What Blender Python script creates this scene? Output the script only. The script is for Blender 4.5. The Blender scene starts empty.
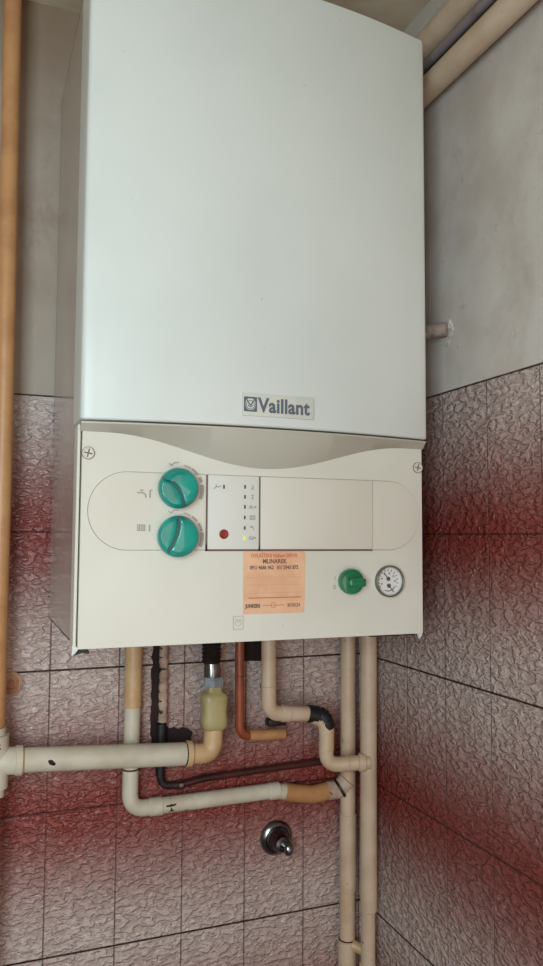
import bpy, bmesh, math, random
from mathutils import Vector, Matrix
random.seed(7)
S = bpy.context.scene
C = S.collection
PI = math.pi

# ------------------------------------------------------------------ camera
cam_data = bpy.data.cameras.new('camera')
cam = bpy.data.objects.new('camera', cam_data); C.objects.link(cam)
Rv = Vector((0.9314141, -0.36391586, 0.005747)).normalized()
Fv = Vector((0.36264126, 0.92926403, 0.07042503)).normalized()
Uv = Rv.cross(Fv).normalized(); Rv = Fv.cross(Uv).normalized()
m = Matrix((Rv, Uv, -Fv)).transposed().to_4x4()
m.translation = Vector((.0963, -1.1741, -.0054))
cam.matrix_world = m
cam_data.sensor_fit = 'VERTICAL'; cam_data.sensor_height = 24.0
cam_data.lens = 24.0 * 762.97 / 966.0
cam_data.clip_start = 0.02
S.camera = cam

# ------------------------------------------------------------------ world, lights, exposure
w = bpy.data.worlds.new('world'); S.world = w; w.use_nodes = True
w.node_tree.nodes['Background'].inputs[0].default_value = (.80, .90, 1.0, 1)
w.node_tree.nodes['Background'].inputs[1].default_value = 0.6
def area(name, loc, rot, sx, sy, power, col):
    d = bpy.data.lights.new(name, 'AREA'); d.shape = 'RECTANGLE'; d.size = sx; d.size_y = sy
    d.energy = power; d.color = col
    o = bpy.data.objects.new(name, d); C.objects.link(o); o.location = loc; o.rotation_euler = rot
    return o
# daylight through the window in the wall behind the photographer (lamp faces +y)
area('window_daylight', (-.38, -1.58, .02), (PI/2, 0, -.12), .56, .90, 20.3, (.74, .915, 1.0))
# added weak warm fill, set in the doorway opening behind the photographer
area('warm_fill', (.42, -1.60, -.42), (PI/2, 0, 0), .45, 1.4, 3.3, (1.0, .64, .40))
S.view_settings.view_transform = 'Standard'; S.view_settings.look = 'None'
S.view_settings.exposure = 0.0; S.view_settings.gamma = 1.0
S.view_settings.use_curve_mapping = False

# ------------------------------------------------------------------ material helpers
def srgb(r, g, b):
    f = lambda c: (c/255/12.92) if c/255 <= .04045 else ((c/255+.055)/1.055)**2.4
    return (f(r), f(g), f(b), 1)

class NT:
    def __init__(s, name):
        s.m = bpy.data.materials.new(name); s.m.use_nodes = True
        s.t = s.m.node_tree; s.n = s.t.nodes; s.b = s.n['Principled BSDF']
    def set(s, sock, v):
        if isinstance(v, bpy.types.NodeSocket): s.t.links.new(v, sock)
        else: sock.default_value = v
    def math(s, op, a, b=0.0, c=None, clamp=False):
        x = s.n.new('ShaderNodeMath'); x.operation = op; x.use_clamp = clamp
        s.set(x.inputs[0], a); s.set(x.inputs[1], b)
        if c is not None: s.set(x.inputs[2], c)
        return x.outputs[0]
    def coord(s): return s.n.new('ShaderNodeTexCoord').outputs['Object']
    def sep(s, v):
        x = s.n.new('ShaderNodeSeparateXYZ'); s.set(x.inputs[0], v); return x.outputs
    def comb(s, x_, y_, z_):
        x = s.n.new('ShaderNodeCombineXYZ')
        for i, v in enumerate((x_, y_, z_)): s.set(x.inputs[i], v)
        return x.outputs[0]
    def noise(s, vec, scale, detail=3, rough=.5, dist=0.0):
        x = s.n.new('ShaderNodeTexNoise'); s.set(x.inputs['Vector'], vec)
        x.inputs['Scale'].default_value = scale; x.inputs['Detail'].default_value = detail
        x.inputs['Roughness'].default_value = rough; x.inputs['Distortion'].default_value = dist
        return x.outputs['Fac']
    def mapr(s, v, a, b, c=0.0, d=1.0, smooth=True):
        x = s.n.new('ShaderNodeMapRange'); x.interpolation_type = 'SMOOTHSTEP' if smooth else 'LINEAR'
        s.set(x.inputs[0], v)
        for i, q in enumerate((a, b, c, d)): x.inputs[i+1].default_value = q
        return x.outputs[0]
    def mix(s, f, a, b, mode='MIX'):
        x = s.n.new('ShaderNodeMix'); x.data_type = 'RGBA'; x.blend_type = mode
        s.set(x.inputs[0], f); s.set(x.inputs[6], a); s.set(x.inputs[7], b)
        return x.outputs[2]
    def bump(s, h, strength, dist):
        x = s.n.new('ShaderNodeBump'); s.set(x.inputs['Height'], h)
        x.inputs['Strength'].default_value = strength; x.inputs['Distance'].default_value = dist
        s.t.links.new(x.outputs[0], s.b.inputs['Normal'])

def paint(name, col, col2=None, rough=.4, metal=0.0, scale=14, bump=.0006, lo=.45, hi=.7, spec=.5, coat=0.0):
    k = NT(name); co = k.coord()
    nz = k.noise(co, scale, 4, .6)
    k.set(k.b.inputs['Base Color'], k.mix(k.mapr(nz, lo, hi), srgb(*col), srgb(*(col2 or col))))
    k.b.inputs['Roughness'].default_value = rough; k.b.inputs['Metallic'].default_value = metal
    k.b.inputs['Specular IOR Level'].default_value = spec
    k.b.inputs['Coat Weight'].default_value = coat; k.b.inputs['Coat Roughness'].default_value = .12
    if bump: k.bump(k.noise(co, 160, 3, .5), .35, bump)
    return k.m

def tile_material(name, axis, off, W, H, ztop):
    """relief wall tiles to height ztop, dirty plaster above"""
    k = NT(name); co = k.coord(); X, Y, Z = k.sep(co)
    u = k.math('DIVIDE', k.math('SUBTRACT', X if axis == 0 else Y, off), W)
    v = k.math('DIVIDE', Z, H)
    # distance to the nearest joints, metres
    du = k.math('MULTIPLY', k.math('PINGPONG', u, .5), W)
    dv = k.math('MULTIPLY', k.math('PINGPONG', v, .5), H)
    jit = k.math('MULTIPLY', k.math('SUBTRACT', k.noise(co, 60, 2), .5), .0006)
    gu = k.mapr(k.math('ADD', du, jit), .0003, .0012, 1, 0)
    gv = k.mapr(k.math('ADD', dv, jit), .0006, .0016, 1, 0)
        # colour run: maroon at every second horizontal joint, greyish pink at the others
    d = k.math('PINGPONG', v, 1.0)
    d = k.math('ADD', d, k.math('MULTIPLY', k.math('SUBTRACT', k.noise(co, 32, 4, .65), .5), .30))
    red = k.mapr(d, .02, 1.0, 1, 0)
    grout = k.math('MAXIMUM', k.math('MULTIPLY', gu, k.math('SUBTRACT', .62, k.math('MULTIPLY', red, .35))), k.math('MULTIPLY', gv, k.math('SUBTRACT', 1.0, k.math('MULTIPLY', red, .35))))
    # wrinkled relief
    um = X if axis == 0 else Y
    wv = k.comb(k.math('MULTIPLY', um, 1.0), 0.0, k.math('MULTIPLY', Z, 1.9))
    wr = k.noise(wv, 76, 2.0, .5, .5)
    isl = k.mapr(wr, .38, .62)
    wr2 = k.noise(wv, 150, 2, .5, .4)
    hgt = k.math('ADD', k.math('MULTIPLY', isl, .75), k.math('MULTIPLY', wr2, .35))
    hgt = k.math('SUBTRACT', hgt, k.math('MULTIPLY', grout, 1.0))
    # a soft cushion at the tile borders
    base = k.mix(red, srgb(202, 182, 172), srgb(138, 58, 50))
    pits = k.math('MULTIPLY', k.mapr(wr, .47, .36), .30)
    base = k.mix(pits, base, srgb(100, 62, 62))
    blot = k.mapr(k.noise(co, 9, 3), .42, .66, 0, .16)
    base = k.mix(blot, base, srgb(150, 110, 104))
    base = k.mix(grout, base, srgb(66, 40, 40))
    # plaster above
    pn = k.noise(co, 7, 5, .65)
    pl = k.mix(k.mapr(pn, .36, .70), srgb(206, 196, 186), srgb(188, 174, 162))
    stain = k.math('MULTIPLY', k.mapr(k.noise(k.comb(k.math('MULTIPLY', um, 2.2), 0.0, Z), 6, 5, .7, .5), .50, .78), .6 if axis == 0 else .22)
    pl = k.mix(stain, pl, srgb(134, 108, 96))
    pl = k.mix(k.mapr(k.noise(co, 55, 3, .6), .66, .72, 0, .25), pl, srgb(140, 120, 106))
    if axis == 0:   # brown dirt all over this wall, darker brown towards the ceiling
        top_brown = k.math('MULTIPLY', k.mapr(k.math('ADD', Z, k.math('MULTIPLY', pn, .25)), .62, .98), .75)
        pl = k.mix(k.math('ADD', .52, k.math('MULTIPLY', top_brown, .48)), pl, srgb(132, 106, 80))
    isp = k.mapr(Z, ztop+.0002, ztop+.0012, 0, 1, False)
    col = k.mix(isp, base, pl)
    edge = k.math('MULTIPLY', k.mapr(k.math('ABSOLUTE', k.math('SUBTRACT', Z, ztop)), .0005, .0018, 1, 0), .42)
    col = k.mix(edge, col, srgb(92, 72, 66))
    k.set(k.b.inputs['Base Color'], col)
    k.set(k.b.inputs['Roughness'], k.mix(isp, (.27, .27, .27, 1), (.85, .85, .85, 1)))
    ph = k.math('MULTIPLY', k.noise(co, 24, 5, .6), .12)
    x = k.n.new('ShaderNodeMix'); x.data_type = 'FLOAT'
    k.set(x.inputs[0], isp); k.set(x.inputs[2], hgt); k.set(x.inputs[3], ph)
    k.bump(x.outputs[0], 1.0, .0038)
    return k.m

def plaster(name, a, b, rough=.85):
    k = NT(name); co = k.coord(); n_ = k.noise(co, 6, 5, .65, .4)
    c = k.mix(k.mapr(n_, .4, .65), srgb(*a), srgb(*b))
    c = k.mix(k.mapr(k.noise(co, 18, 5, .7, 1.2), .56, .68, 0, .6), c, srgb(84, 66, 50))
    k.set(k.b.inputs['Base Color'], c); k.b.inputs['Roughness'].default_value = rough
    k.bump(n_, .4, .003); return k.m

def enamel(name, a, b, rough=.33, spec=.45):
    """aged factory enamel with the faintest mottling"""
    k = NT(name); co = k.coord()
    n1 = k.mapr(k.noise(co, 4.5, 3, .5), .35, .7)
    c = k.mix(n1, srgb(*a), srgb(*b))
    c = k.mix(k.mapr(k.noise(co, 130, 2, .5),   .765, .79, 0, .25), c, srgb(140, 128, 112))
    k.set(k.b.inputs['Base Color'], c); k.b.inputs['Roughness'].default_value = rough
    k.b.inputs['Specular IOR Level'].default_value = spec
    k.bump(k.noise(co, 420, 2, .5), .12, .0004); return k.m

def pipe_paint(name, col, dirt, rough=.42, amount=.62):
    """thick yellowed gloss paint with drips and chips"""
    k = NT(name); co = k.coord()
    c = k.mix(k.mapr(k.noise(co, 22, 4, .6), .38, .68), srgb(*col), srgb(*dirt))
    chip = k.mapr(k.noise(co, 75, 4, .7, .6), amount+.06, amount+.085)
    c = k.mix(chip, c, srgb(74, 48, 38))
    k.set(k.b.inputs['Base Color'], c); k.b.inputs['Roughness'].default_value = rough
    h = k.math('SUBTRACT', k.noise(co, 60, 3, .5), k.math('MULTIPLY', chip, .8))
    k.bump(h, .35, .0012); return k.m

M = {}
M['cover'] = enamel('white_enamel', (214, 215, 207), (206, 208, 200))
M['panel'] = enamel('ivory_enamel', (217, 212, 198), (207, 201, 186))
M['plate'] = enamel('ivory_plastic', (216, 209, 194), (208, 200, 184), .42)
M['display'] = enamel('grey_white_plastic', (216, 212, 202), (210, 205, 195), .40)
M['scoop'] = enamel('shaded_ivory_plastic', (188, 182, 166), (180, 173, 156), .45)  # ivory darkened: shade of the down-facing grip put into the colour
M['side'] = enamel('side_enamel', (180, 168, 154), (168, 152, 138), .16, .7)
M['groove'] = paint('dark_joint', (104, 86, 78), rough=.7, bump=0)
M['ink'] = paint('grey_print', (158, 153, 146), rough=.6, bump=0)
M['ink_dark'] = paint('dark_print', (84, 82, 84), rough=.6, bump=0)
M['badge'] = paint('silver_badge', (206, 204, 190), (196, 196, 186), rough=.35, bump=0)
M['badge_ink'] = paint('badge_print', (92, 98, 108), rough=.5, bump=0)
M['black'] = paint('black_rubber', (22, 18, 18), (34, 28, 26), rough=.55)
M['dark'] = paint('dark_brown_matt', (34, 18, 17), (56, 28, 26), rough=.9)
M['red'] = paint('red_plastic', (142, 44, 36), rough=.3, bump=0)
M['cream'] = pipe_paint('cream_pipe_paint', (208, 182, 154), (194, 164, 134))
M['cream_grey'] = pipe_paint('greyish_pipe_paint', (208, 197, 176), (194, 180, 156), amount=.62)
M['ochre'] = pipe_paint('ochre_pipe_paint', (192, 140, 92), (176, 124, 80), amount=.66)
M['ochre_light'] = pipe_paint('yellowed_pipe_paint', (206, 170, 126), (192, 152, 108))
M['pink_cream'] = pipe_paint('pinkish_pipe_paint', (202, 178, 154), (190, 164, 138))
M['copper'] = pipe_paint('copper_paint', (150, 74, 44), (128, 56, 34), .38, .66)
M['rust'] = pipe_paint('dark_red_paint', (76, 34, 30), (46, 24, 22), .3, .7)
M['iron'] = paint('black_iron', (38, 28, 26), (58, 42, 36), rough=.5, metal=.3, scale=60, bump=.002)
M['chrome'] = paint('dulled_chrome', (150, 150, 150), (120, 118, 116), rough=.22, metal=1, scale=30)
M['chrome_dark'] = paint('dark_chrome', (96, 98, 102), (66, 66, 70), rough=.2, metal=1, scale=40)
M['zinc'] = paint('zinc_metal', (168, 172, 176), (128, 130, 134), rough=.4, metal=.6, scale=40)
M['valve'] = pipe_paint('olive_cream_paint', (176, 160, 112), (156, 138, 94))
M['flake'] = pipe_paint('flaking_cream', (196, 172, 150), (140, 104, 86), .8, .57)
M['plaster_bit'] = plaster('plaster_patch', (214, 206, 198), (180, 166, 156))
M['gauge_face'] = paint('gauge_dial', (216, 214, 206), rough=.4, bump=0)
M['ceiling'] = plaster('ceiling_plaster', (206, 190, 164), (182, 162, 134))
M['room'] = plaster('room_plaster', (138, 122, 106), (126, 110, 96))
M['floor'] = plaster('floor_tile', (120, 98, 84), (104, 84, 72))

def teal(name, a, b):
    k = NT(name); co = k.coord()
    k.set(k.b.inputs['Base Color'], k.mix(k.mapr(k.noise(co, 30, 2), .4, .6), srgb(*a), srgb(*b)))
    k.b.inputs['Roughness'].default_value = .22; k.b.inputs['Coat Weight'].default_value = .5
    k.b.inputs['Subsurface Weight'].default_value = .15; k.b.inputs['Subsurface Scale'].default_value = .004
    return k.m
M['teal'] = teal('teal_plastic', (6, 148, 132), (4, 132, 118))
M['teal_shade'] = teal('teal_groove_shade', (0, 70, 66), (0, 60, 56))
M['green'] = teal('green_plastic', (4, 122, 78), (2, 106, 66))
k = NT('lit_green_lamp'); k.b.inputs['Base Color'].default_value = srgb(190, 220, 40)
k.b.inputs['Emission Color'].default_value = srgb(200, 235, 30); k.b.inputs['Emission Strength'].default_value = .55
M['lamp_on'] = k.m
k = NT('orange_paper'); co = k.coord()
k.set(k.b.inputs['Base Color'], k.mix(k.mapr(k.noise(co, 30, 4, .6), .35, .7), srgb(230, 184, 148), srgb(218, 166, 128)))
k.b.inputs['Roughness'].default_value = .55; M['paper'] = k.m
M['paper_red'] = paint('red_print', (196, 104, 76), rough=.6, bump=0)
M['paper_ink'] = paint('brown_print', (118, 84, 68), rough=.6, bump=0)
k = NT('window_glass'); k.b.inputs['Transmission Weight'].default_value = 1; k.b.inputs['Roughness'].default_value = 0
k.b.inputs['IOR'].default_value = 1.05; M['glass'] = k.m

# ------------------------------------------------------------------ object helpers
def link(name, bm, mat, parent=None, smooth=True, angle=35):
    me = bpy.data.meshes.new(name)
    bmesh.ops.recalc_face_normals(bm, faces=bm.faces)
    bm.to_mesh(me); bm.free()
    if smooth:
        for p in me.polygons: p.use_smooth = True
        try: me.set_sharp_from_angle(angle=math.radians(angle))
        except Exception: pass
    me.materials.append(mat)
    o = bpy.data.objects.new(name, me); C.objects.link(o)
    if parent is not None:
        o.parent = parent
        # all geometry is written in room coordinates: keep it there
        off = Vector((0, 0, 0)); q = parent
        while q is not None: off += Vector(q.location); q = q.parent
        me.transform(Matrix.Translation(-off))
    return o
def thing(name, label, cat, loc, group=None):
    o = bpy.data.objects.new(name, None); C.objects.link(o); o.location = loc
    o.empty_display_size = .05
    o['label'] = label; o['category'] = cat
    if group: o['group'] = group
    return o
def struct(name, bm, mat, smooth=False):
    o = link(name, bm, mat, smooth=smooth); o['kind'] = 'structure'; return o

def box(bm, x0, x1, y0, y1, z0, z1, bev=0.0, seg=2):
    vs = [bm.verts.new((x, y, z)) for x in (x0, x1) for y in (y0, y1) for z in (z0, z1)]
    fs = [(0, 1, 3, 2), (4, 6, 7, 5), (0, 4, 5, 1), (2, 3, 7, 6), (0, 2, 6, 4), (1, 5, 7, 3)]
    fc = [bm.faces.new([vs[i] for i in f]) for f in fs]
    if bev:
        es = list({e for f in fc for e in f.edges})
        bmesh.ops.bevel(bm, geom=es, offset=bev, segments=seg, affect='EDGES', profile=.6)
    return bm
def nb(): return bmesh.new()

def fillet(pts, rad, seg=7):
    pts = [Vector(p) for p in pts]; out = [pts[0]]
    rads = (list(rad)+[rad[-1]]*9) if isinstance(rad, (list, tuple)) else [rad]*(len(pts)-2)
    for i in range(1, len(pts)-1):
        a, b, c = pts[i-1], pts[i], pts[i+1]
        d1 = (a-b); d2 = (c-b); l = min(d1.length, d2.length)*.5
        d1.normalize(); d2.normalize()
        ang = d1.angle(d2); t = min(rads[i-1]/math.tan(ang/2), l) if ang < 3.1 else 0
        if t < 1e-5: out.append(b); continue
        p1, p2 = b+d1*t, b+d2*t
        for k_ in range(seg+1):
            s = k_/seg
            # circular-like blend
            q = p1*(1-s)**2 + b*2*s*(1-s) + p2*s**2
            out.append(q)
    out.append(pts[-1]); return out
def tube(bm, path, r, n=20, cap=True, wob=0.0):
    path = [Vector(p) for p in path]
    rs = r if isinstance(r, (list, tuple)) else [r]*len(path)
    t0 = (path[1]-path[0]).normalized()
    up = Vector((0, 0, 1)) if abs(t0.z) < .9 else Vector((0, -1, 0))
    nrm = (up - t0*up.dot(t0)).normalized(); rings = []
    for i, p in enumerate(path):
        if i == 0: t = t0
        elif i == len(path)-1: t = (path[i]-path[i-1]).normalized()
        else: t = ((path[i]-path[i-1]).normalized()+(path[i+1]-path[i]).normalized()).normalized()
        nrm = (nrm - t*nrm.dot(t)).normalized(); bn = t.cross(nrm)
        ring = []
        for j in range(n):
            a = 2*PI*j/n; rr = rs[i]*(1+wob*(random.random()-.5))
            ring.append(bm.verts.new(p + nrm*math.cos(a)*rr + bn*math.sin(a)*rr))
        rings.append(ring)
    for a, b in zip(rings, rings[1:]):
        for j in range(n): bm.faces.new((a[j], a[(j+1) % n], b[(j+1) % n], b[j]))
    if cap:
        bm.faces.new(rings[0][::-1]); bm.faces.new(rings[-1])
    return bm
def lathe(bm, origin, axis, prof, n=40):
    """prof: (distance along axis, radius)"""
    o = Vector(origin); ax = Vector(axis).normalized()
    a1 = ax.orthogonal().normalized(); a2 = ax.cross(a1); rings = []
    for d, r in prof:
        if r < 1e-6: rings.append([bm.verts.new(o+ax*d)])
        else: rings.append([bm.verts.new(o+ax*d+(a1*math.cos(2*PI*j/n)+a2*math.sin(2*PI*j/n))*r) for j in range(n)])
    for A, B in zip(rings, rings[1:]):
        for j in range(n):
            k_ = (j+1) % n
            if len(A) == 1 and len(B) == 1: continue
            if len(A) == 1: bm.faces.new((A[0], B[j], B[k_]))
            elif len(B) == 1: bm.faces.new((A[j], A[k_], B[0]))
            else: bm.faces.new((A[j], A[k_], B[k_], B[j]))
    return bm
def collar(bm, p, axis, r, l, rim=.0012, n=24):
    """a coupling sleeve centred on p"""
    return lathe(bm, Vector(p)-Vector(axis).normalized()*l/2, axis,
        [(0, r-.003), (0, r-rim), (rim, r), (l-rim, r), (l, r-rim), (l, r-.003)], n)
def prism(bm, poly, y0, y1, bev=0.0):
    """polygon in x/z extruded from y0 (front) to y1"""
    a = [bm.verts.new((x, y0, z)) for x, z in poly]; b = [bm.verts.new((x, y1, z)) for x, z in poly]
    f = bm.faces.new(a); bm.faces.new(b[::-1]); n = len(poly)
    for i in range(n): bm.faces.new((a[i], b[i], b[(i+1) % n], a[(i+1) % n]))
    if bev: bmesh.ops.bevel(bm, geom=list(f.edges), offset=bev, segments=2, affect='EDGES')
    return bm
def prism_x(bm, poly, x0, x1):
    """polygon in y/z extruded along x"""
    a = [bm.verts.new((x0, y, z)) for y, z in poly]; b = [bm.verts.new((x1, y, z)) for y, z in poly]
    bm.faces.new(a); bm.faces.new(b[::-1]); n = len(poly)
    for i in range(n): bm.faces.new((a[i], b[i], b[(i+1) % n], a[(i+1) % n]))
    return bm
_lift = [0]
def stroke(bm, pts, wd, y, t=.0003):
    """printed line: one thin flat ribbon along the points on the plane y"""
    P = [Vector((x, 0, z)) for x, z in pts]
    closed = (P[0]-P[-1]).length < 1e-6
    if closed: P = P[:-1]
    n = len(P); L = []; R_ = []
    for i in range(n):
        a = P[i-1] if (i > 0 or closed) else None
        b = P[(i+1) % n] if (i < n-1 or closed) else None
        d1 = (P[i]-a).normalized() if a is not None else None
        d2 = (b-P[i]).normalized() if b is not None else None
        if d1 is None: d1 = d2
        if d2 is None: d2 = d1
        d = (d1+d2)
        d = d.normalized() if d.length > 1e-3 else d1
        nn = Vector((-d.z, 0, d.x)); c = max(.45, nn.dot(Vector((-d1.z, 0, d1.x))))
        e = Vector((0, 0, 0))
        if not closed and i == 0: e = -d*wd*.3
        if not closed and i == n-1: e = d*wd*.3
        L.append(P[i]+nn*wd/2/c+e); R_.append(P[i]-nn*wd/2/c+e)
    _lift[0] = (_lift[0]+1) % 7
    yf = y-t-_lift[0]*.000012; yb = y+t*.3
    vs = [[bm.verts.new((v.x, yy, v.z)) for v in S_] for S_, yy in ((L, yf), (R_, yf), (R_, yb), (L, yb))]
    m_ = n if closed else n-1
    for i in range(m_):
        k_ = (i+1) % n
        for q in range(4):
            A, B_ = vs[q], vs[(q+1) % 4]
            bm.faces.new((A[i], A[k_], B_[k_], B_[i]))
    if not closed:
        bm.faces.new([vs[q][0] for q in range(4)]); bm.faces.new([vs[q][-1] for q in range(4)][::-1])
def text_mesh(txt, size, x, z, y, depth=.0003, sx=1.0, bold=0.0, align='LEFT', spacing=1.0):
    cu = bpy.data.curves.new('lettering', 'FONT'); cu.body = txt; cu.size = size; cu.extrude = depth
    cu.offset = bold; cu.align_x = align; cu.space_character = spacing; cu.resolution_u = 3
    o = bpy.data.objects.new('lettering', cu); C.objects.link(o)
    bpy.context.view_layer.update()
    me = bpy.data.meshes.new_from_object(o.evaluated_get(bpy.context.evaluated_depsgraph_get()))
    bpy.data.objects.remove(o); bpy.data.curves.remove(cu)
    mt = Matrix.Translation((x, y, z)) @ Matrix.Rotation(PI/2, 4, 'X') @ Matrix.Diagonal((sx, 1, 1, 1))
    me.transform(mt); bm = nb(); bm.from_mesh(me); bpy.data.meshes.remove(me); return bm
def arc(cx, cz, r, a0, a1, n=10):
    return [(cx+r*math.cos(math.radians(a0+(a1-a0)*i/n)), cz+r*math.sin(math.radians(a0+(a1-a0)*i/n))) for i in range(n+1)]

# ------------------------------------------------------------------ the room
XR, ZC, ZF, XL, YF = .7212, .812, -1.60, -.75, -1.50
TW, TH = .1014, .2028
def wall(name, x0, x1, y0, y1, z0, z1, mat):
    return struct(name, box(nb(), x0, x1, y0, y1, z0, z1), mat)
wall('wall_back', XL-.1, XR+.1, 0, .1, ZF, ZC, tile_material('relief_tiles_back', 0, .2081, TW, TH, TH))
wall('wall_right', XR, XR+.1, YF-.1, 0, ZF, ZC, tile_material('relief_tiles_right', 1, -.1474, TW, TH, TH))
wall('wall_left', XL-.1, XL, YF-.1, 0, ZF, ZC, M['room'])
wall('ceiling', XL-.1, XR+.1, YF-.1, .1, ZC, ZC+.1, M['ceiling'])
wall('floor', XL-.1, XR+.1, YF-.1, .1, ZF-.1, ZF, M['floor'])
# front wall with a window and a doorway, behind the photographer
wx0, wx1, wz0, wz1 = -.70, -.06, -.46, .50
dx0, dx1, dz1 = .18, .66, .42
bm = nb()
box(bm, XL, wx0, YF-.1, YF, ZF, ZC); box(bm, wx0, wx1, YF-.1, YF, ZF, wz0); box(bm, wx0, wx1, YF-.1, YF, wz1, ZC)
box(bm, wx1, dx0, YF-.1, YF, ZF, ZC); box(bm, dx0, dx1, YF-.1, YF, dz1, ZC); box(bm, dx1, XR, YF-.1, YF, ZF, ZC)
struct('wall_front', bm, M['room'])
bm = nb()
for a in ((wx0, wx0+.02, wz0, wz1), (wx1-.02, wx1, wz0, wz1), (wx0, wx1, wz0, wz0+.02), (wx0, wx1, wz1-.02, wz1)):
    box(bm, a[0], a[1], YF-.05, YF+.005, a[2], a[3], .002)
struct('window_1', bm, M['cover'])

# ------------------------------------------------------------------ the boiler
XC = .4233; HW = .2213; ZT = .6667; ZS = .1222; ZB = -.1283; YP = -.318
B = thing('gas_boiler', 'white wall-hung gas boiler with two teal dials, between the ceiling and the pipework', 'boiler', (XC, 0, ZB))
# casing: side, back and top sheets, open underneath
bm = nb()
xa, xb = .2037, .6429
for (a, b, c, d, e, f) in ((xa, xa+.003, -.300, -.001, ZB+.002, ZT-.004), (xb-.003, xb, -.300, -.001, ZB+.002, ZT-.004),
                          (xa, xb, -.300, -.001, ZT-.007, ZT-.004), (xa, xb, -.004, -.001, ZB+.002, ZT-.004), (xa, xb, -.298, -.001, ZB+.002, ZB+.005)):
    box(bm, a, b, c, d, e, f, .0008, 1)
link('casing', bm, M['side'], B)
# bowed front cover
def bow(x):
    s = (x-XC)/HW; s = max(-1, min(1, s))
    return -.3275 - .024*(1-s*s)
bm = nb()
cols = []
R0 = .005
xs = []
prof = []
prof.append((XC-HW, -.262)); prof.append((XC-HW, -.30))
ye = -.3275
for i in range(5):
    a = PI/2*i/4
    prof.append((XC-HW+R0-R0*math.cos(a), ye+R0-R0*math.sin(a)-.0004*i))
N = 44
for i in range(1, N):
    x = XC-HW+R0 + (2*HW-2*R0)*i/N
    prof.append((x, bow(x)))
for i in range(4, -1, -1):
    a = PI/2*i/4
    prof.append((XC+HW-R0+R0*math.cos(a), ye+R0-R0*math.sin(a)-.0004*i))
prof.append((XC+HW, -.30)); prof.append((XC+HW, -.262))
zl = [ZS, ZS+.0015, ZS+.10, ZS+.25, ZT-.006, ZT-.002, ZT]
inset = [.0015, 0, 0, 0, 0, .0012, .005]
rows = []
for z, q in zip(zl, inset):
    row = []
    for x, y in prof:
        xx = x + (q if x < XC-HW+.003 else -q if x > XC+HW-.003 else 0)
        row.append(bm.verts.new((xx, y+(q if y < -.31 else 0), z)))
    rows.append(row)
for a, b in zip(rows, rows[1:]):
    for i in range(len(prof)-1): bm.faces.new((a[i], a[i+1], b[i+1], b[i]))
bm.faces.new(rows[-1]); bm.faces.new(rows[0][::-1])
link('front_cover', bm, M['cover'], B, angle=40)
# lower panel with the bell-shaped upper edge, and the slanting grip above it
def bell(x):
    t = (x-.4225)/.190
    return .1108 - (.034*(.5+.5*math.cos(PI*t)) if abs(t) < 1 else 0)
px0, px1 = .2060, .6412
bm = nb(); n = 60
f0, f1, b1 = [], [], []
for i in range(n+1):
    x = px0+(px1-px0)*i/n
    f0.append(bm.verts.new((x, YP, ZB))); f1.append(bm.verts.new((x, YP, bell(x))))
back0 = [bm.verts.new((v.co.x, -.296, ZB)) for v in f0]; back1 = [bm.verts.new((v.co.x, -.3165, v.co.z)) for v in f1]
for i in range(n):
    bm.faces.new((f0[i], f0[i+1], f1[i+1], f1[i])); bm.faces.new((f0[i+1], f0[i], back0[i], back0[i+1]))
for s in (0, n):
    q = bm.verts.new((f0[s].co.x, -.296, bell(f0[s].co.x)))
    bm.faces.new((f0[s], f1[s], q, back0[s]))
link('lower_front_panel', bm, M['panel'], B, angle=30)
for v in (): pass
bm = nb(); rt, rm, rb = [], [], []
gx0, gx1 = .2035, .6428
for i in range(n+1):
    x = gx0+(gx1-gx0)*i/n
    yt = bow(x)+.0015
    zb_ = bell(x)-.0006
    rt.append(bm.verts.new((x, yt, ZS-.0022)))
    rm.append(bm.verts.new((x, yt+.0004, ZS-.0040)))
    rb.append(bm.verts.new((x, YP-.0006, zb_)))
bk = [bm.verts.new((v.co.x, -.300, ZS-.0022)) for v in rt]; bk2 = [bm.verts.new((v.co.x, -.300, v.co.z)) for v in rb]
for i in range(n):
    bm.faces.new((rt[i], rt[i+1], rm[i+1], rm[i])); bm.faces.new((rm[i], rm[i+1], rb[i+1], rb[i]))
    bm.faces.new((bk[i], bk[i+1], rt[i+1], rt[i])); bm.faces.new((rb[i], rb[i+1], bk2[i+1], bk2[i]))
for s in (0, n): bm.faces.new((rt[s], rm[s], rb[s], bk2[s], bk[s]))
link('grip_recess', bm, M['scoop'], B, angle=30)
# narrow cream flanges down both sides of the lower panel, with small bent tabs
for s, x0, x1 in ((0, .2012, .2047), (1, .6418, .6438)):
    bm = nb(); box(bm, x0, x1, -.3135, -.286, ZB-.001, ZS-.004, .0008, 1)
    f = link('side_flange', bm, M['panel'], B)
    bm = nb()
    if s == 0: pts = [(.2006, ZB-.0075), (.2045, ZB-.0045), (.2085, ZB+.001), (.2006, ZB+.004)]
    else: pts = [(.6390, ZB-.0075), (.6362, ZB+.001), (.6428, ZB+.001), (.6425, ZB-.004)]
    prism(bm, pts, -.314, -.310, .0006); link('corner_tab', bm, M['cover'], f)
bm = nb(); prism(bm, [(.2040, ZB-.0075), (.2080, ZB-.0030), (.2100, ZB+.0010), (.2160, ZB+.0010), (.2200, ZB-.0040), (.2195, ZB-.0068), (.2125, ZB-.0055)], -.309, -.303)
link('corner_clip', bm, M['black'], B)
bm = nb(); box(bm, .575, .640, -.300, -.293, ZB-.0042, ZB+.001); link('underside_rail', bm, M['black'], B)
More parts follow.
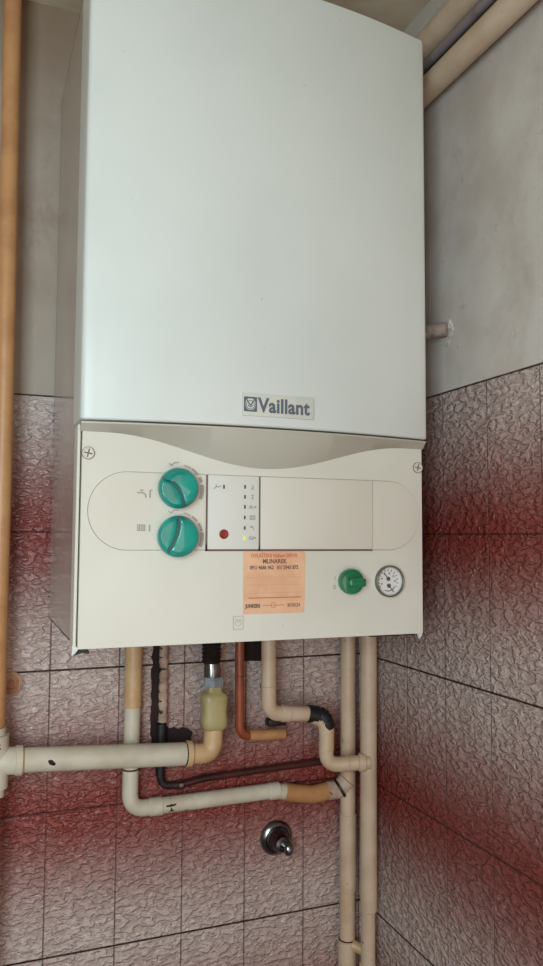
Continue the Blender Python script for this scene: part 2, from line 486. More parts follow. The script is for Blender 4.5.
# panel screws
for x, z in ((.2125, .0860), (.6352, .0858)):
    bm = nb(); lathe(bm, (x, YP+.001, z), (0, -1, 0), [(0, .0068), (.0022, .0068), (.0030, .0060), (.0030, .0052), (.0020, .0048), (.0020, 0)], 28)
    sc = link('panel_screw', bm, M['zinc'], B); sc.data.materials[0] = M['plate']
    bm = nb(); stroke(bm, [(x-.004, z+.0007), (x+.004, z-.0007)], .0013, YP-.0011); stroke(bm, [(x-.0009, z-.004), (x+.0009, z+.004)], .0013, YP-.0011)
    lathe(bm, (x, YP-.001, z), (0, -1, 0), [(-.001, .0071), (.0004, .0071), (.0004, .0063), (-.001, .0063)], 28)
    link('screw_slot', bm, M['groove'], sc)

# control strip
sz0, sz1 = -.0208, .0664; sr = (sz1-sz0)/2; szc = (sz0+sz1)/2; sx0, sx1 = .2135, .6352
def cap_left(x1, g=0): return [(x1, sz0-g)] + [(x1, sz1+g)] + arc(sx0+sr, szc, sr+g, 90, 270, 24)
bm = nb(); g = .0007
prism(bm, arc(sx0+sr, szc, sr+g, 90, 270, 28)+arc(sx1-sr, szc, sr+g, 270, 450, 28), YP-.0005, YP+.001)
link('control_recess', bm, paint('recess_grey', (150, 140, 126), rough=.6, bump=0), B)
bm = nb(); box(bm, .3479, .5680, YP-.0009, YP, sz0-.0016, sz0+.006); box(bm, .3479, .3506, YP-.0009, YP, sz0-.001, sz1); box(bm, .4132, .4160, YP-.0009, YP, sz0-.001, sz1)
link('panel_gap', bm, M['groove'], B)
bm = nb(); prism(bm, [(.3480, sz0), (.3480, sz1)]+arc(sx0+sr, szc, sr, 90, 270, 30), YP-.0020, YP, .0007)
dial_plate = link('dial_plate', bm, M['plate'], B)
bm = nb(); box(bm, .3502, .4134, YP-.0030, YP, sz0+.0006, sz1, .0006); disp = link('display_plate', bm, M['display'], B)
bm = nb(); box(bm, .4156, .5665, YP-.0034, YP, sz0+.0006, sz1, .0008); flap = link('control_flap', bm, M['plate'], B)
bm = nb(); prism(bm, arc(sx1-sr, szc, sr, 270, 450, 30)+[(.5674, sz1), (.5674, sz0)], YP-.0016, YP, .0006)
link('end_plate', bm, M['plate'], B)

# two big dials
def dial(name, cx, cz, r, rot):
    y0 = YP-.0020
    bm = nb(); lathe(bm, (cx, y0, cz), (0, -1, 0), [(0, r*.90), (.003, r*.98), (.006, r), (.010, r), (.0135, r*.95), (.0152, r*.86), (.0158, r*.5), (.0158, 0)], 56)
    d = link(name, bm, M['teal'], B)
    yf = y0-.0155
    G = [(cx+r*a*.96, cz+r*b*.96) for a, b in rot]
    # smooth the groove line
    Q = []
    for i in range(len(G)-1):
        p0, p1, p2, p3 = G[max(i-1, 0)], G[i], G[i+1], G[min(i+2, len(G)-1)]
        for k_ in range(6):
            t = k_/6
            Q.append(tuple(.5*(2*p1[q]+(p2[q]-p0[q])*t+(2*p0[q]-5*p1[q]+4*p2[q]-p3[q])*t*t+(3*p1[q]-p0[q]-3*p2[q]+p3[q])*t**3) for q in (0, 1)))
    Q.append(G[-1])
    a1 = math.degrees(math.atan2(G[-1][1]-cz, G[-1][0]-cx)); a0 = math.degrees(math.atan2(G[0][1]-cz, G[0][0]-cx))
    right = Q + [(cx+.91*r*math.cos(math.radians(a1+(a0-a1)*i/22)), cz+.91*r*math.sin(math.radians(a1+(a0-a1)*i/22))) for i in range(1, 22)]
    a2 = a1-360
    left = Q[::-1] + [(cx+.91*r*math.cos(math.radians(a0+(a2+360*0-a0+720*0)*0+((a1+360)-a0)*i/22)), cz+.91*r*math.sin(math.radians(a0+((a1+360)-a0)*i/22))) for i in range(1, 22)]
    for P, hgt, mv in ((right, .0050, .0011), (left, .0026, -.0011)):
        mx = sum(p[0] for p in P)/len(P); mz = sum(p[1] for p in P)/len(P); prev = None; bm = nb()
        for t, q in ((-.6, .95), (0, .945), (.55, .935), (.85, .90), (1.0, .82), (1.05, .6)):
            ring = [bm.verts.new((mx+(x-mx)*q+mv, yf+.0010-hgt*t, mz+(z-mz)*q)) for x, z in P]
            if prev:
                for i in range(len(P)): bm.faces.new((prev[i], prev[(i+1) % len(P)], ring[(i+1) % len(P)], ring[i]))
            prev = ring
        bm.faces.new(prev)
        link('grip', bm, M['teal'], d, angle=60)
    bm = nb(); stroke(bm, Q, r*.10, yf-.0008, .0004); link('grip_shade_line', bm, M['teal_shade'], d, smooth=False)['label'] = 'curved groove line, its shade painted dark teal'  # raised dark ribbon paints the shade of the groove
    return d
K1 = (.3128, .0492); K2 = (.3132, -.0056)
d1 = dial('selector_dial', K1[0], K1[1], .0233, [(-.90, .42), (-.62, .40), (-.28, .16), (.04, -.28), (.26, -.93)]); d1['label'] = 'upper teal dial beside the tap symbol'
d2 = dial('selector_dial', K2[0], K2[1], .0237, [(-.06, .99), (-.06, .60), (-.18, .05), (-.38, -.45), (-.60, -.78)]); d2['label'] = 'lower teal dial beside the radiator symbol'
# markings round the dials
for (cx, cz), nm in ((K1, 'water_temperature_scale'), (K2, 'heating_temperature_scale')):
    bm = nb(); y = YP-.0021; r = .0276; cx += .0030
    stroke(bm, arc(cx, cz, r, 62, 78, 5), .0012, y); stroke(bm, arc(cx, cz, r, 40, 56, 5), .0022, y)
    if nm[0] == 'h': stroke(bm, arc(cx, cz, r, 15, 33, 5), .0030, y)
    else: stroke(bm, arc(cx, cz, r, 20, 28, 3), .0036, y)
    stroke(bm, arc(cx, cz, r, -22, 8, 7), .0040, y)
    stroke(bm, [(cx-.010, cz+.0262), (cx-.006, cz+.0300), (cx-.001, cz+.0302)], .0010, y)
    stroke(bm, [(cx-.0125, cz+.0285), (cx-.0095, cz+.0268)], .0010, y)
    link(nm, bm, M['ink'], dial_plate)
# tap and radiator symbols
y = YP-.0021
bm = nb(); z = .0425; x = .2740
stroke(bm, [(x-.0065, z+.001), (x, z+.001), (x+.003, z-.0015), (x+.003, z-.004)], .0016, y); stroke(bm, [(x-.0035, z+.004), (x+.0005, z+.004)], .0012, y); stroke(bm, [(x-.0015, z+.004), (x-.0015, z+.001)], .0010, y)
stroke(bm, [(x+.008, z-.004), (x+.008, z+.004)], .0018, y); stroke(bm, [(x+.008, z+.004), (x+.0105, z+.004)], .0012, y)
link('tap_symbol', bm, M['ink'], dial_plate)
bm = nb(); z = .0040; x = .2725
for i in range(5): stroke(bm, [(x-.004+.002*i, z-.0032), (x-.004+.002*i, z+.0032)], .0012, y)
stroke(bm, [(x-.0045, z+.0032), (x+.0045, z+.0032)], .0009, y); stroke(bm, [(x-.0045, z-.0032), (x+.0045, z-.0032)], .0009, y)
stroke(bm, [(x+.0095, z-.0035), (x+.0095, z+.0030)], .0018, y)
link('radiator_symbol', bm, M['ink'], dial_plate)
# display: indicator lights with their symbols
y = YP-.0031
lz = [.0536, .0417, .0298, .0173, .0050, -.0070]
for i, z in enumerate(lz):
    bm = nb(); box(bm, .3944, .3966, y-.0005, y+.0005, z-.0022, z+.0022, .0003, 1)
    o = link('indicator_light', bm, M['lamp_on'] if i == 5 else M['ink_dark'], disp)
    if i == 5: o['label'] = 'glowing yellow-green lamp'
bm = nb(); box(bm, .3682, .3704, y-.0005, y+.0005, .0506, .0552, .0003, 1); link('indicator_light', bm, M['ink_dark'], disp)
def sym(strokes, w_=.0009):
    bm = nb()
    for s in strokes: stroke(bm, s, w_, y)
    link('symbol', bm, M['ink'], disp)
x = .4050
sym([[(x-.001, .0556), (x+.001, .0535), (x-.001, .0515)], [(x+.0015, .0515), (x-.0012, .0508)]])
sym([[(x-.0015, .0437), (x+.0015, .0437)], [(x, .0437), (x, .0397)], [(x-.0015, .0397), (x+.0015, .0397)]])
sym([[(x-.0040, .0282), (x-.0030, .0312), (x-.0020, .0282), (x-.0010, .0312), (x, .0282)], [(x+.001, .0298), (x+.0045, .0298), (x+.0035, .0308)], [(x+.0045, .0298), (x+.0035, .0288)]])
sym([[(x-.003, .0152), (x-.003, .0194), (x+.003, .0194), (x+.003, .0152), (x-.003, .0152)], [(x-.001, .0152), (x-.001, .0194)], [(x+.001, .0152), (x+.001, .0194)]])
sym([[(x-.0028, .0058), (x+.0004, .0058), (x+.0018, .0046), (x+.0018, .0030)], [(x-.001, .0058), (x-.001, .0070)], [(x-.002, .0070), (x+.001, .0070)]])
sym([arc(x-.0020, -.0070, .0018, 0, 360, 10), [(x+.0005, -.0088), (x+.0018, -.0052)], [(x+.0025, -.0075), (x+.0035, -.0058), (x+.0045, -.0080)]])
sym([[(.3572, .0506), (.3600, .0528), (.3622, .0526)], [(.3600, .0528), (.3596, .0552)], [(.3622, .0526), (.3648, .0534)]], .0012)
bm = nb(); lathe(bm, (.3697, y, -.0026), (0, -1, 0), [(0, .0056), (.0006, .0056), (.0006, .0048), (.0022, .0046), (.0030, .0036), (.0024, 0)], 28)
link('reset_button', bm, M['red'], disp)['label'] = 'round red button'

# brand plate on the cover
bx0, bx1, bz0, bz1 = .3805, .4702, .1338, .1602
bm = nb(); yb = bow(.426)-.0004
box(bm, bx0, bx1, yb-.0014, yb+.0022, bz0, bz1, .0006); pl = link('name_plate', bm, M['badge'], B)
bm = text_mesh('Vaillant', .0232, .3998, .1392, yb-.0014, .0004, .90, .0007, spacing=1.04)
link('lettering', bm, M['badge_ink'], pl, smooth=False)
bm = nb(); ex, ez, eh = .3900, .1472, .0076; yy = yb-.0014
for a in ((-1, -1, -1, 1), (-1, 1, 1, 1), (1, 1, 1, -1), (1, -1, -1, -1)):
    stroke(bm, [(ex+eh*a[0]*.92, ez+eh*a[1]), (ex+eh*a[2]*.92, ez+eh*a[3])], .0020, yy)
for sx in (-1, 1):   # filled corners around an egg outline
    for sz in (-1, 1):
        prism(bm, [(ex+sx*eh*.9, ez+sz*eh), (ex+sx*eh*.15, ez+sz*eh), (ex+sx*eh*.60, ez+sz*eh*.68), (ex+sx*eh*.9, ez+sz*eh*.1)][::1], yy-.0003, yy+.0001)
stroke(bm, arc(ex, ez-.0008, .0050, 0, 360, 20), .0007, yy)
stroke(bm, [(ex-.0040, ez+.0045), (ex-.0012, ez), (ex, ez-.0010), (ex+.0012, ez), (ex+.0040, ez+.0045)], .0014, yy)
stroke(bm, [(ex-.0028, ez-.0012), (ex, ez-.0034), (ex+.0028, ez-.0012)], .0010, yy)
link('emblem', bm, M['badge_ink'], pl, smooth=False)
# faint embossed square below the sticker
bm = nb(); y = YP
for q in ([(.3835, -.0985), (.3955, -.0985), (.3955, -.1135), (.3835, -.1135), (.3835, -.0985)],): stroke(bm, q, .0005, y, .0005)
stroke(bm, arc(.3895, -.1062, .0036, 0, 360, 14), .0004, y, .0004); stroke(bm, [(.3865, -.1015), (.3895, -.1060), (.3925, -.1015)], .0004, y, .0004)
link('embossed_mark', bm, M['ink'], B)
# service sticker
bm = nb(); y = YP-.0004
prism(bm, [(.3945, -.0222), (.4712, -.0222), (.4752, -.0250), (.4752, -.0600), (.4738, -.0962), (.4600, -.0968), (.3953, -.0965)], y, YP+.0001)
st = link('service_sticker', bm, M['paper'], B, smooth=False)
def tx(t, size, x, z, mat, sx=1.0, bold=0.0):
    link('sticker_text', text_mesh(t, size, x, z, y-.0001, .00012, sx, bold, 'CENTER'), mat, st, smooth=False)
tx('OVLAŠTENI Vaillant SERVIS', .0062, .4345, -.0298, M['paper_red'], .84, .0001)
tx('MLINAREK', .0074, .4350, -.0370, M['paper_ink'], .88, .0002)
tx('091/ 4686 962   01/ 2943 872', .0062, .4345, -.0440, M['paper_ink'], .84, .0002)
bm = nb()
for z in (-.0535, -.0625, -.0720): stroke(bm, [(.3975, z), (.4715, z)], .0004, y, .0001)
link('sticker_rules', bm, paint('faint_rule', (206, 150, 124), rough=.6, bump=0), st)
bm = nb(); stroke(bm, [(.4020, -.0778), (.4690, -.0778)], .0012, y, .0001); stroke(bm, [(.4200, -.0868), (.4480, -.0868)], .0007, y, .0001)
stroke(bm, arc(.4335, -.0868, .0030, 0, 360, 12), .0006, y, .0001); link('sticker_rules', bm, M['paper_red'], st)
tx('JUNKERS', .0058, .4075, -.0890, M['paper_ink'], .8, .0003)
tx('BOSCH', .0056, .4600, -.0890, M['paper_ink'], .9, .0001)

# small green tap and the pressure gauge
cx, cz = .5345, -.0600
bm = nb(); lathe(bm, (cx, YP, cz), (0, -1, 0), [(0, .0150), (.004, .0160), (.009, .0160), (.0115, .0150), (.0125, .0130), (.0128, 0)], 44)
gk = link('filling_tap', bm, M['green'], B); gk['label'] = 'small green knob beside the gauge'
bm = nb(); box(bm, cx-.0080, cx+.0150, YP-.0195, YP-.0118, cz-.0062, cz+.0046, .0032, 3)
link('grip', bm, M['green'], gk)
link('number_mark', text_mesh('1', .0085, .5133, -.0585, YP-.0001, .0002), M['ink'], B, smooth=False)
link('number_mark', text_mesh('0', .0085, .5125, -.0695, YP-.0001, .0002), M['ink'], B, smooth=False)
cx, cz = .5895, -.0606
bm = nb(); lathe(bm, (cx, YP, cz), (0, -1, 0), [(0, .0192), (.0040, .0195), (.0052, .0190), (.0054, .0176), (.0040, .0170), (.0016, .0168), (.0016, 0)], 48)
ga = link('pressure_gauge', bm, M['gauge_face'], B); ga['label'] = 'round pressure gauge'
bm = nb(); lathe(bm, (cx, YP-.0030, cz), (0, -1, 0), [(0, .0199), (.0050, .0199), (.0056, .0190), (.0050, .0180), (0, .0178)], 48)
link('bezel', bm, paint('gauge_bezel', (98, 90, 80), rough=.35, bump=0), ga)
bm = nb(); y = YP-.0017
for a in range(-30, 211, 20):
    ca, sa = math.cos(math.radians(a)), math.sin(math.radians(a)); stroke(bm, [(cx+.0125*ca, cz+.0125*sa), (cx+.0150*ca, cz+.0150*sa)], .0007, y)
for a in (0, 40, 80, 120, 160, 200):
    ca, sa = math.cos(math.radians(a)), math.sin(math.radians(a)); stroke(bm, [(cx+.0098*ca-.0007, cz+.0098*sa), (cx+.0098*ca+.0007, cz+.0098*sa)], .0014, y)
stroke(bm, arc(cx, cz-.0020, .0105, 245, 330, 12), .0010, y)
link('dial_marks', bm, M['ink_dark'], ga)
for (px, pz, qx, qz) in ((0, .0030, -.0064, .0105), (.0008, -.0058, .0074, -.0135)):
    bm = nb(); lathe(bm, (cx+px, YP-.0016, cz+pz), (0, -1, 0), [(0, .0026), (.0012, .0026), (.0012, 0)], 20)
    stroke(bm, [(cx+px-(qx-px)*.25, cz+pz-(qz-pz)*.25), (cx+qx, cz+qz)], .0011, YP-.0022)
    link('needle', bm, M['ink_dark'], ga)

# ------------------------------------------------------------------ pipes
V = Vector
def run(name, label, cat, path, r, mat, rad=.02, parts=(), wob=0.0, group=None, base=None):
    pts = [V(p) for p in path]
    t = thing(name, label, cat, base or tuple(pts[-1]), group)
    bm = nb(); tube(bm, fillet(pts, rad), r, 22, True, wob); link('pipe', bm, mat, t)
    for nm, p, ax, rr, l, mt in parts:
        bm = nb(); collar(bm, p, ax, rr, l); link(nm, bm, mt, t)
    return t
UP, RT, IN = (0, 0, 1), (1, 0, 0), (0, 1, 0)
PY = -.053
# ochre riser on the far left with the tee at its foot
t = run('riser_pipe', 'tall ochre-painted pipe running up the left edge to the ceiling', 'pipe',
    [(.1262, PY, ZC-.001), (.1320, PY, .18), (.1332, PY, -.265)], .0126, M['ochre'], .2, base=(.133, PY, -.265))
t['category'] = 'pipe'
# horizontal greyish pipe with its tee
t = run('horizontal_pipe', 'thick greyish-white horizontal pipe with a dark chip, from the left riser to the valve', 'pipe',
    [(.150, PY, -.3118), (.3990, PY, -.3264)], .0166, M['cream_grey'], parts=(), base=(.128, PY, ZF))
bm = nb(); tube(bm, [(.1332, PY, -.2655), (.1330, PY, -.2750), (.1330, PY, -.2760), (.1330, PY, -.346), (.1330, PY, -.347), (.1330, PY, -.356), (.1328, PY, -.357), (.128, PY, ZF+.001)], [.0142, .0142, .0185, .0185, .0145, .0145, .0085, .0085], 24)
te = link('tee_fitting', bm, M['cream_grey'], t)
bm = nb(); tube(bm, [(.133, PY, -.3112), (.160, PY, -.3124), (.1605, PY, -.3124), (.1690, PY, -.3130), (.1695, PY, -.3130)], [.0185, .0185, .0202, .0202, .0165], 24); link('socket', bm, M['cream_grey'], t)
bm = nb(); collar(bm, (.1705, PY, -.3130), RT, .0176, .0030); link('thread_ring', bm, M['ochre_light'], t)
bm = nb()   # chip in the paint, hugging the front of the pipe
cxp, czp = .2075, -.3150
shape = [(-.0058, .0030), (-.0022, .0040), (.0008, .0028), (.0022, .0002), (.0044, -.0016), (.0046, -.0046), (.0018, -.0058), (-.0014, -.0040), (-.0034, -.0034), (-.0052, .0002)]
vs = []
for dx, dz in shape:
    zz = dz*.9; vs.append(bm.verts.new((cxp+dx, PY-math.sqrt(.0166**2-zz**2)-.0004, czp+zz)))
f = bm.faces.new(vs)
bmesh.ops.extrude_face_region(bm, geom=[f]); 
for v in vs: v.co.y += .0008
link('paint_chip', bm, M['dark'], t, smooth=False)
# valve between the horizontal pipe and the boiler
VX = .4425
t = thing('gas_valve', 'olive-cream valve with a grey hex nut, at the end of the thick pipe', 'valve', (VX, PY, -.33))
bm = nb(); tube(bm, fillet([(.4035, PY, -.3268), (VX-.001, PY, -.3300), (VX, PY, -.290)], .026, 10), .0146, 24); link('elbow', bm, M['ochre_light'], t)
bm = nb(); collar(bm, (.4045, PY, -.3268), (1, 0, -.06), .0188, .0090); link('socket', bm, M['ochre_light'], t)
bm = nb(); collar(bm, (.3995, PY, -.3266), (1, 0, -.06), .0176, .0025); link('sealing_ring', bm, M['iron'], t)
bm = nb()
prof = [(-.2950, .0120, .012), (-.2930, .0170, .015), (-.2870, .0205, .018), (-.2780, .0198, .018), (-.2660, .0184, .017), (-.2540, .0198, .018), (-.2460, .0202, .018), (-.2410, .0180, .016), (-.2380, .0120, .012), (-.2290, .0110, .011)]
prev = None; n = 28
for z, a, b in prof:
    ring = []
    for j in range(n):
        th = 2*PI*j/n; cc, ss = math.cos(th), math.sin(th); e = .62
        ring.append(bm.verts.new((VX+a*math.copysign(abs(cc)**e, cc), PY+b*math.copysign(abs(ss)**e, ss), z)))
    if prev:
        for j in range(n): bm.faces.new((prev[j], prev[(j+1) % n], ring[(j+1) % n], ring[j]))
    else: bm.faces.new(ring[::-1])
    prev = ring
bm.faces.new(prev)
link('valve_body', bm, M['valve'], t, angle=50)
def hexnut(bm, x, y, z0, z1, r):
    vs = [[bm.verts.new((x+r*math.cos(PI/3*i+.35), y+r*math.sin(PI/3*i+.35), z)) for i in range(6)] for z in (z0, z1)]
    for i in range(6): bm.faces.new((vs[0][i], vs[0][(i+1) % 6], vs[1][(i+1) % 6], vs[1][i]))
    fa = [bm.faces.new(vs[0][::-1]), bm.faces.new(vs[1])]
    bmesh.ops.bevel(bm, geom=[e for f in fa for e in f.edges], offset=.0012, segments=2, affect='EDGES')
bm = nb(); hexnut(bm, VX-.001, PY, -.2310, -.2160, .0160); link('hex_nut', bm, M['zinc'], t, smooth=False)
bm = nb(); tube(bm, [(VX-.003, PY, -.2160), (VX-.003, PY, -.2050), (VX-.004, PY, -.1950)], [.0128, .0130, .0112], 24); link('nipple', bm, M['chrome'], t)
bm = nb(); zs = []; rs = []
for i in range(24): zs.append((VX-.0045, PY, -.1960+i*(ZB+.001+.1960)/23)); rs.append(.0152 if i % 2 else .0132)
tube(bm, zs, rs, 20); link('threaded_sleeve', bm, M['iron'], t)

# cream heating pipe A
YA = -.019; OL = M['ochre_light']
A = run('heating_pipe', 'cream pipe left of the valve, turning right behind the thick pipe to a yellowed bend', 'pipe',
    [(.3270, YA, ZB+.001), (.3268, YA, -.25), (.3247, YA, -.4090), (.5500, YA, -.4070), (.580, YA, -.4120), (.618, YA, -.4197)], .0120, M['cream_grey'],
    [.024, .024, .06, .06],
    (('upper_sleeve', (.3268, YA, -.195), UP, .0130, .1300, OL), ('joint', (.3255, YA, -.350), UP, .0130, .003, M['rust']),
     ('elbow_sleeve', (.3640, YA, -.4088), RT, .0132, .020, M['cream_grey']), ('joint', (.5540, YA, -.4076), RT, .0132, .018, M['cream_grey']),), base=(.3247, YA, -.409))
bm = nb(); tube(bm, fillet([(.572, YA, -.4108), (.590, YA, -.4150), (.622, YA, -.4210), (.652, YA, -.4175)], [.05, .05]), .0138, 22); link('yellowed_bend', bm, M['ochre'], A)
bm = nb(); tube(bm, fillet([(.648, YA, -.4180), (.668, YA-.004, -.4165), (.6800, YA-.010, -.4000)], .015, 9), .0145, 22); link('elbow', bm, M['flake'], A)
bm = nb(); tube(bm, [(.6665, YA-.005, -.4160), (.6705, YA-.006, -.4135)], .0156, 22); link('sealing_ring', bm, M['iron'], A)
def on_pipe(bm, x, z, zc, yc, r, poly):
    vs = []
    for dx, dz in poly:
        zz = max(-r*.97, min(r*.97, z+dz-zc)); vs.append(bm.verts.new((x+dx, yc-math.sqrt(r*r-zz*zz)-.0003, zc+zz)))
    f = bm.faces.new(vs); bmesh.ops.extrude_face_region(bm, geom=[f])
    for v in vs: v.co.y += .0007
bm = nb()
on_pipe(bm, .385, -.4082, -.4083, YA, .0120, [(-.001, .011), (.001, .0105), (.002, .003), (.008, .004), (.007, .0015), (.002, .0005), (.0012, -.004), (.006, -.007), (-.004, -.0085), (-.0006, -.004), (-.0012, .0005), (-.008, .0005), (-.007, .003), (-.001, .003)])
link('crack', bm, M['dark'], A, smooth=False)

# dark old pipe B with flaking strip, chased into the tiles
def ragged(x0, x1, z0, z1, n, j):
    L = [(x0+random.uniform(-j, j), z0+(z1-z0)*i/n) for i in range(n+1)]; R = [(x1+random.uniform(-j, j), z1-(z1-z0)*i/n) for i in range(n+1)]
    return L+R
bm = nb(); prism(bm, ragged(.3590, .3700, -.345, ZB+.002, 34, .0018), -.0030, .001); o = link('dark_hole_patch_1', bm, M['dark'], None, smooth=False); o['kind'] = 'structure'  # flat patch on the tiles, dark of the open slot put into its colour
bm = nb(); prism(bm, [(.364, -.350), (.362, -.318), (.366, -.296), (.373, -.290), (.381, -.295), (.388, -.301), (.394, -.299), (.402, -.303), (.408, -.300), (.417, -.303), (.424, -.309), (.421, -.318), (.427, -.330), (.426, -.345)], -.0036, .001); o = link('dark_hole_patch_2', bm, M['dark'], None, smooth=False); o['kind'] = 'structure'  # flat dark patch painted in place of the hole behind the pipes
t = run('old_drain_pipe', 'thin old pipe of peeling cream paint, turning black then right behind the thick pipe', 'pipe',
    [(.3750, -.0100, ZB+.001), (.3745, -.0100, -.30), (.3720, -.0100, -.3830), (.4060, -.0100, -.3840)], .0058, M['iron'], [.05, .020], base=(.372, -.0100, -.383))
bm = nb(); n_ = 46; tube(bm, [(.3750, -.0100, ZB+.001-(.160)*i/n_) for i in range(n_+1)], [.0066+random.uniform(-.0009, .0009) for i in range(n_+1)], 16, True, .10); link('peeling_paint', bm, M['flake'], t)['label'] = 'peeling cream paint'
bm = nb(); tube(bm, [(.3725, -.0110, -.2900), (.3722, -.0110, -.3350), (.3720, -.0110, -.368)], [.0075, .0080, .0070], 16, True, .1); link('black_sleeve', bm, M['black'], t)
bm = nb(); tube(bm, fillet([(.404, -.0100, -.3840), (.440, -.0095, -.3785), (.540, -.0090, -.3755), (.668, -.0090, -.3725)], .04), .0056, 14); link('horizontal_run', bm, M['rust'], t)
bm = nb(); collar(bm, (.4040, -.0100, -.3840), RT, .0066, .009); link('silver_joint', bm, M['chrome'], t)
# copper pipe C with its stub and tap body
YC = -.030
t = run('copper_pipe', 'thin brown copper pipe dropping right of the valve and hooking right', 'pipe',
    [(.4905, YC, ZB+.001), (.4920, YC, -.3140), (.5640, YC, -.3175)], .0074, M['copper'], [.018], (('joint', (.4915, YC, -.222), UP,   .0081, .002, M['rust']),), base=(.4925, YC, -.314))
bm = nb(); tube(bm, [(.508, YC, -.3148), (.5670, YC, -.3177)], [.0082, .0082], 18); link('painted_end', bm, M['ochre'], t)
t = thing('drain_cock', 'small black drain fitting behind the hook of the copper pipe', 'fitting', (.553, -.012, -.30))
bm = nb(); box(bm, .5440, .5760, -.020, -.001, -.3080, -.2960, .004); link('body', bm, M['iron'], t)
bm = nb(); tube(bm, [(.5520, -.012, -.2960), (.5530, -.012, -.2840)], [.007, .005], 14); link('spindle', bm, M['iron'], t)
bm = nb(); prism(bm, [(.506, -.2040), (.5370, -.2055), (.5375, ZB+.002), (.506, ZB+.002)], -.0040, .001); o = link('dark_hole_patch_3', bm, M['dark'], None, smooth=False); o['kind'] = 'structure'  # dark of the recess under the boiler, painted as a flat patch

# cream pipe D: down, right, black taped elbow, down, right into riser
YD = -.060
t = run('return_pipe', 'cream pipe stepping right in two bends below the boiler with a black-wrapped elbow', 'pipe',
    [(.5278, YD, ZB+.001), (.5288, YD, -.2760), (.5960, YD, -.2820), (.6240, YD-.004, -.2960), (.6262, YD, -.3640), (.6900, YD-.026, -.3575)], .0116, M['cream'],
    [.020, .016, .022, .020],
    (('joint', (.5282, YD, -.235), UP, .0123, .0022, M['pink_cream']), ('elbow_sleeve', (.5560, YD, -.2785), (1, 0, -.1), .0128, .014, M['cream']),
     ('joint', (.6560, YD-.012, -.3610), RT, .0130, .003, OL), ('end_socket', (.6790, YD-.0215, -.3585), (1, -.4, 0), .0142, .012, M['cream'])), base=(.626, YD, -.364))
bm = nb(); p = fillet([(.594, YD-.001, -.2812), (.6200, YD-.003, -.2860), (.6265, YD-.003, -.3060)], .020, 12)
tube(bm, p, [.0130+.0008*math.sin(i*2.1) for i in range(len(p))], 20, True, .08); link('tape_wrap', bm, M['black'], t)['label'] = 'black tape wrapped round the elbow'
bm = nb(); tube(bm, [(.6258, YD-.002, -.304), (.6262, YD-.001, -.340)], .0123, 20); link('yellowed_sleeve', bm, M['ochre_light'], t)
# risers on the right
YG = -.026
t = run('riser_pipe', 'slimmer cream riser, left of the pair in the right corner', 'pipe',
    [(.6830, YG, ZB+.001), (.6820, YG, -.4), (.6812, YG, -.5770), (.6808, YG, -.5800), (.6800, YG, -.90), (.6790, YG, ZF+.001)], .0128, M['cream'], .05,
    (('joint', (.6812, YG, -.575), UP, .0137, .006, M['cream']), ('joint', (.6805, YG, -.6520), UP, .0146, .002, M['rust']),
     ('tee_fitting', (.6803, YG, -.674), UP, .0150, .040, M['cream']), ('lower_sleeve', (.6820, YG, -.515), UP, .0140, .12, M['cream'])), group=None, base=(.68, YG, ZF))
bm = nb(); tube(bm, [(.684, YG-.01, -.658), (.700, YG-.022, -.664)], .0085, 16); link('side_branch', bm, M['ochre_light'], t)
YH = -.078
t = run('riser_pipe', 'thick cream riser, right-hand one of the pair in the right corner', 'pipe',
    [(.6930, YH, ZB+.001), (.6920, YH, -.42), (.6905, YH, -.5900), (.6890, YH, -.90), (.687, YH, ZF+.001)], .0112, M['pink_cream'], .05,
    (('upper_sleeve', (.6920, YH, -.358), (.0025, 0, 1), .0132, .460, M['pink_cream']), ('joint', (.6892, YH, -.6730), UP, .0128, .014, M['cream'])), base=(.687, YH, ZF))
# pipes along the right wall under the ceiling
YE = -1.498
t = run('ceiling_pipe', 'lower cream pipe running along the right wall beneath the ceiling', 'pipe',
    [(.697, -.002, .6500), (.697, -.70, .6520), (.697, YE, .655)], .0172, M['pink_cream'], .1, (), base=(.697, -.7, .657))
t = run('ceiling_pipe', 'upper cream pipe along the right wall, nearest the ceiling', 'pipe',
    [(.700, -.002, .7200), (.700, -.70, .7300), (.700, YE, .738)], .0190, M['pink_cream'], .1, base=(.70, -.7, .73))
t = run('conduit', 'thin grey-mauve conduit squeezed between the two cream ceiling pipes', 'conduit',
    [(.704, -.002, .6965), (.704, -.70, .6990), (.704, YE, .702)], .0070, paint('grey_mauve_paint', (140, 126, 124), (118, 102, 100), rough=.6), .1, base=(.704, -.7, .70))

t = run('gap_shade', 'added black strand standing for the shade above the lower cream ceiling pipe', 'gap_shade',
    [(.7090, -.002, .6765), (.7090, -.70, .6780), (.7090, YE, .680)], .0068, M['black'], .1, base=(.7135, -.7, .68))  # added strand, blackens the gap where the wall is only in shade
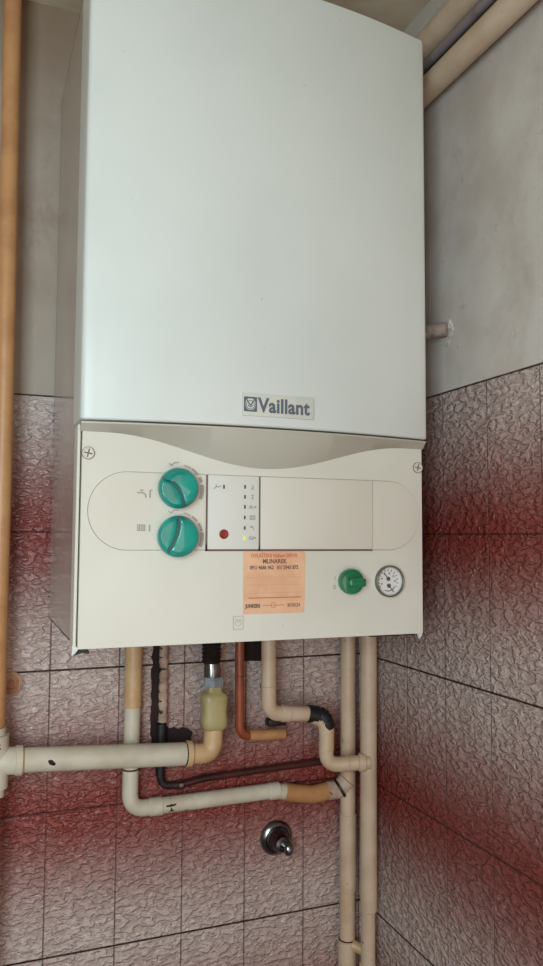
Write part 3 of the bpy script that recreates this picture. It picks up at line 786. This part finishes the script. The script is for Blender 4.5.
# stub pipe between boiler and right wall
t = run('wall_stub_pipe', 'short rough grey pipe end going from the boiler into the right wall', 'pipe',
    [(.6445, -.215, .2800), (.690, -.243, .2900), (.7205, -.262, .2925)], .0105, paint('rough_grey_brown', (150, 134, 122), (112, 96, 88), rough=.8, scale=60, bump=.002), [.04], base=(.72, -.262, .29))
bm = nb(); random.seed(4)
for i in range(16):
    yy, zz = (-.272+random.uniform(-.004, .004), .2925+random.uniform(-.012, .014)) if i < 10 else (-.262+random.uniform(-.006, .010), .276+random.uniform(-.007, .004))
    bmesh.ops.create_icosphere(bm, subdivisions=1, radius=random.uniform(.0016, .0036), matrix=Matrix.Translation((XR-.0004, yy, zz)) @ Matrix.Rotation(random.random()*3, 4, 'X') @ Matrix.Diagonal((.7, 1.0, 1.5, 1)))
link('plaster_collar', bm, M['plaster_bit'], t, smooth=False)

# rusty wall plug at the left
t = thing('wall_plug', 'small rusty ringed plug set in the tiles beside the left riser', 'plug', (.155, 0, -.217))
bm = nb(); lathe(bm, (.1545, .001, -.2172), (0, -1, 0), [(0, .0165), (.004, .0160), (.005, .0135), (.0035, .0125), (.0035, .0110), (.0065, .0100), (.0075, .0080), (.0055, .0070), (.0055, .0050), (.009, .0045), (.0100, 0)], 28)
link('rings', bm, pipe_paint('rusty_cream', (204, 172, 140), (170, 112, 80), .6, .58), t)

# chrome stop valve on the wall
wx, wz = .5655, -.4875
t = thing('stop_valve', 'dark chrome stop valve with a round wall plate and stubby lever', 'valve', (wx, 0, wz))
bm = nb(); lathe(bm, (wx, .001, wz), (0, -1, 0), [(0, .0275), (.0030, .0275), (.0055, .0262), (.0085, .0225), (.0095, .0205), (.0080, .0180), (.0075, .0140)], 48)
link('wall_plate', bm, M['chrome'], t)
bm = nb(); lathe(bm, (wx, -.006, wz), (0, -1, 0), [(0, .0180), (.012, .0150), (.022, .0135), (.026, .0115), (.027, .0060), (.024, .0050), (.024, 0)], 36)
link('hub', bm, M['chrome_dark'], t)
bm = nb(); tube(bm, [(wx+.002, -.024, wz-.002), (wx+.007, -.030, wz-.007)], [.0095, .0070], 20); link('neck', bm, M['chrome_dark'], t)
bm = nb(); bmesh.ops.create_uvsphere(bm, u_segments=24, v_segments=16, radius=.0092, matrix=Matrix.Translation((wx+.0085, -.031, wz-.0080)) @ Matrix.Diagonal((.95, 1.0, 1.15, 1)))
link('lever_knob', bm, M['chrome'], t)
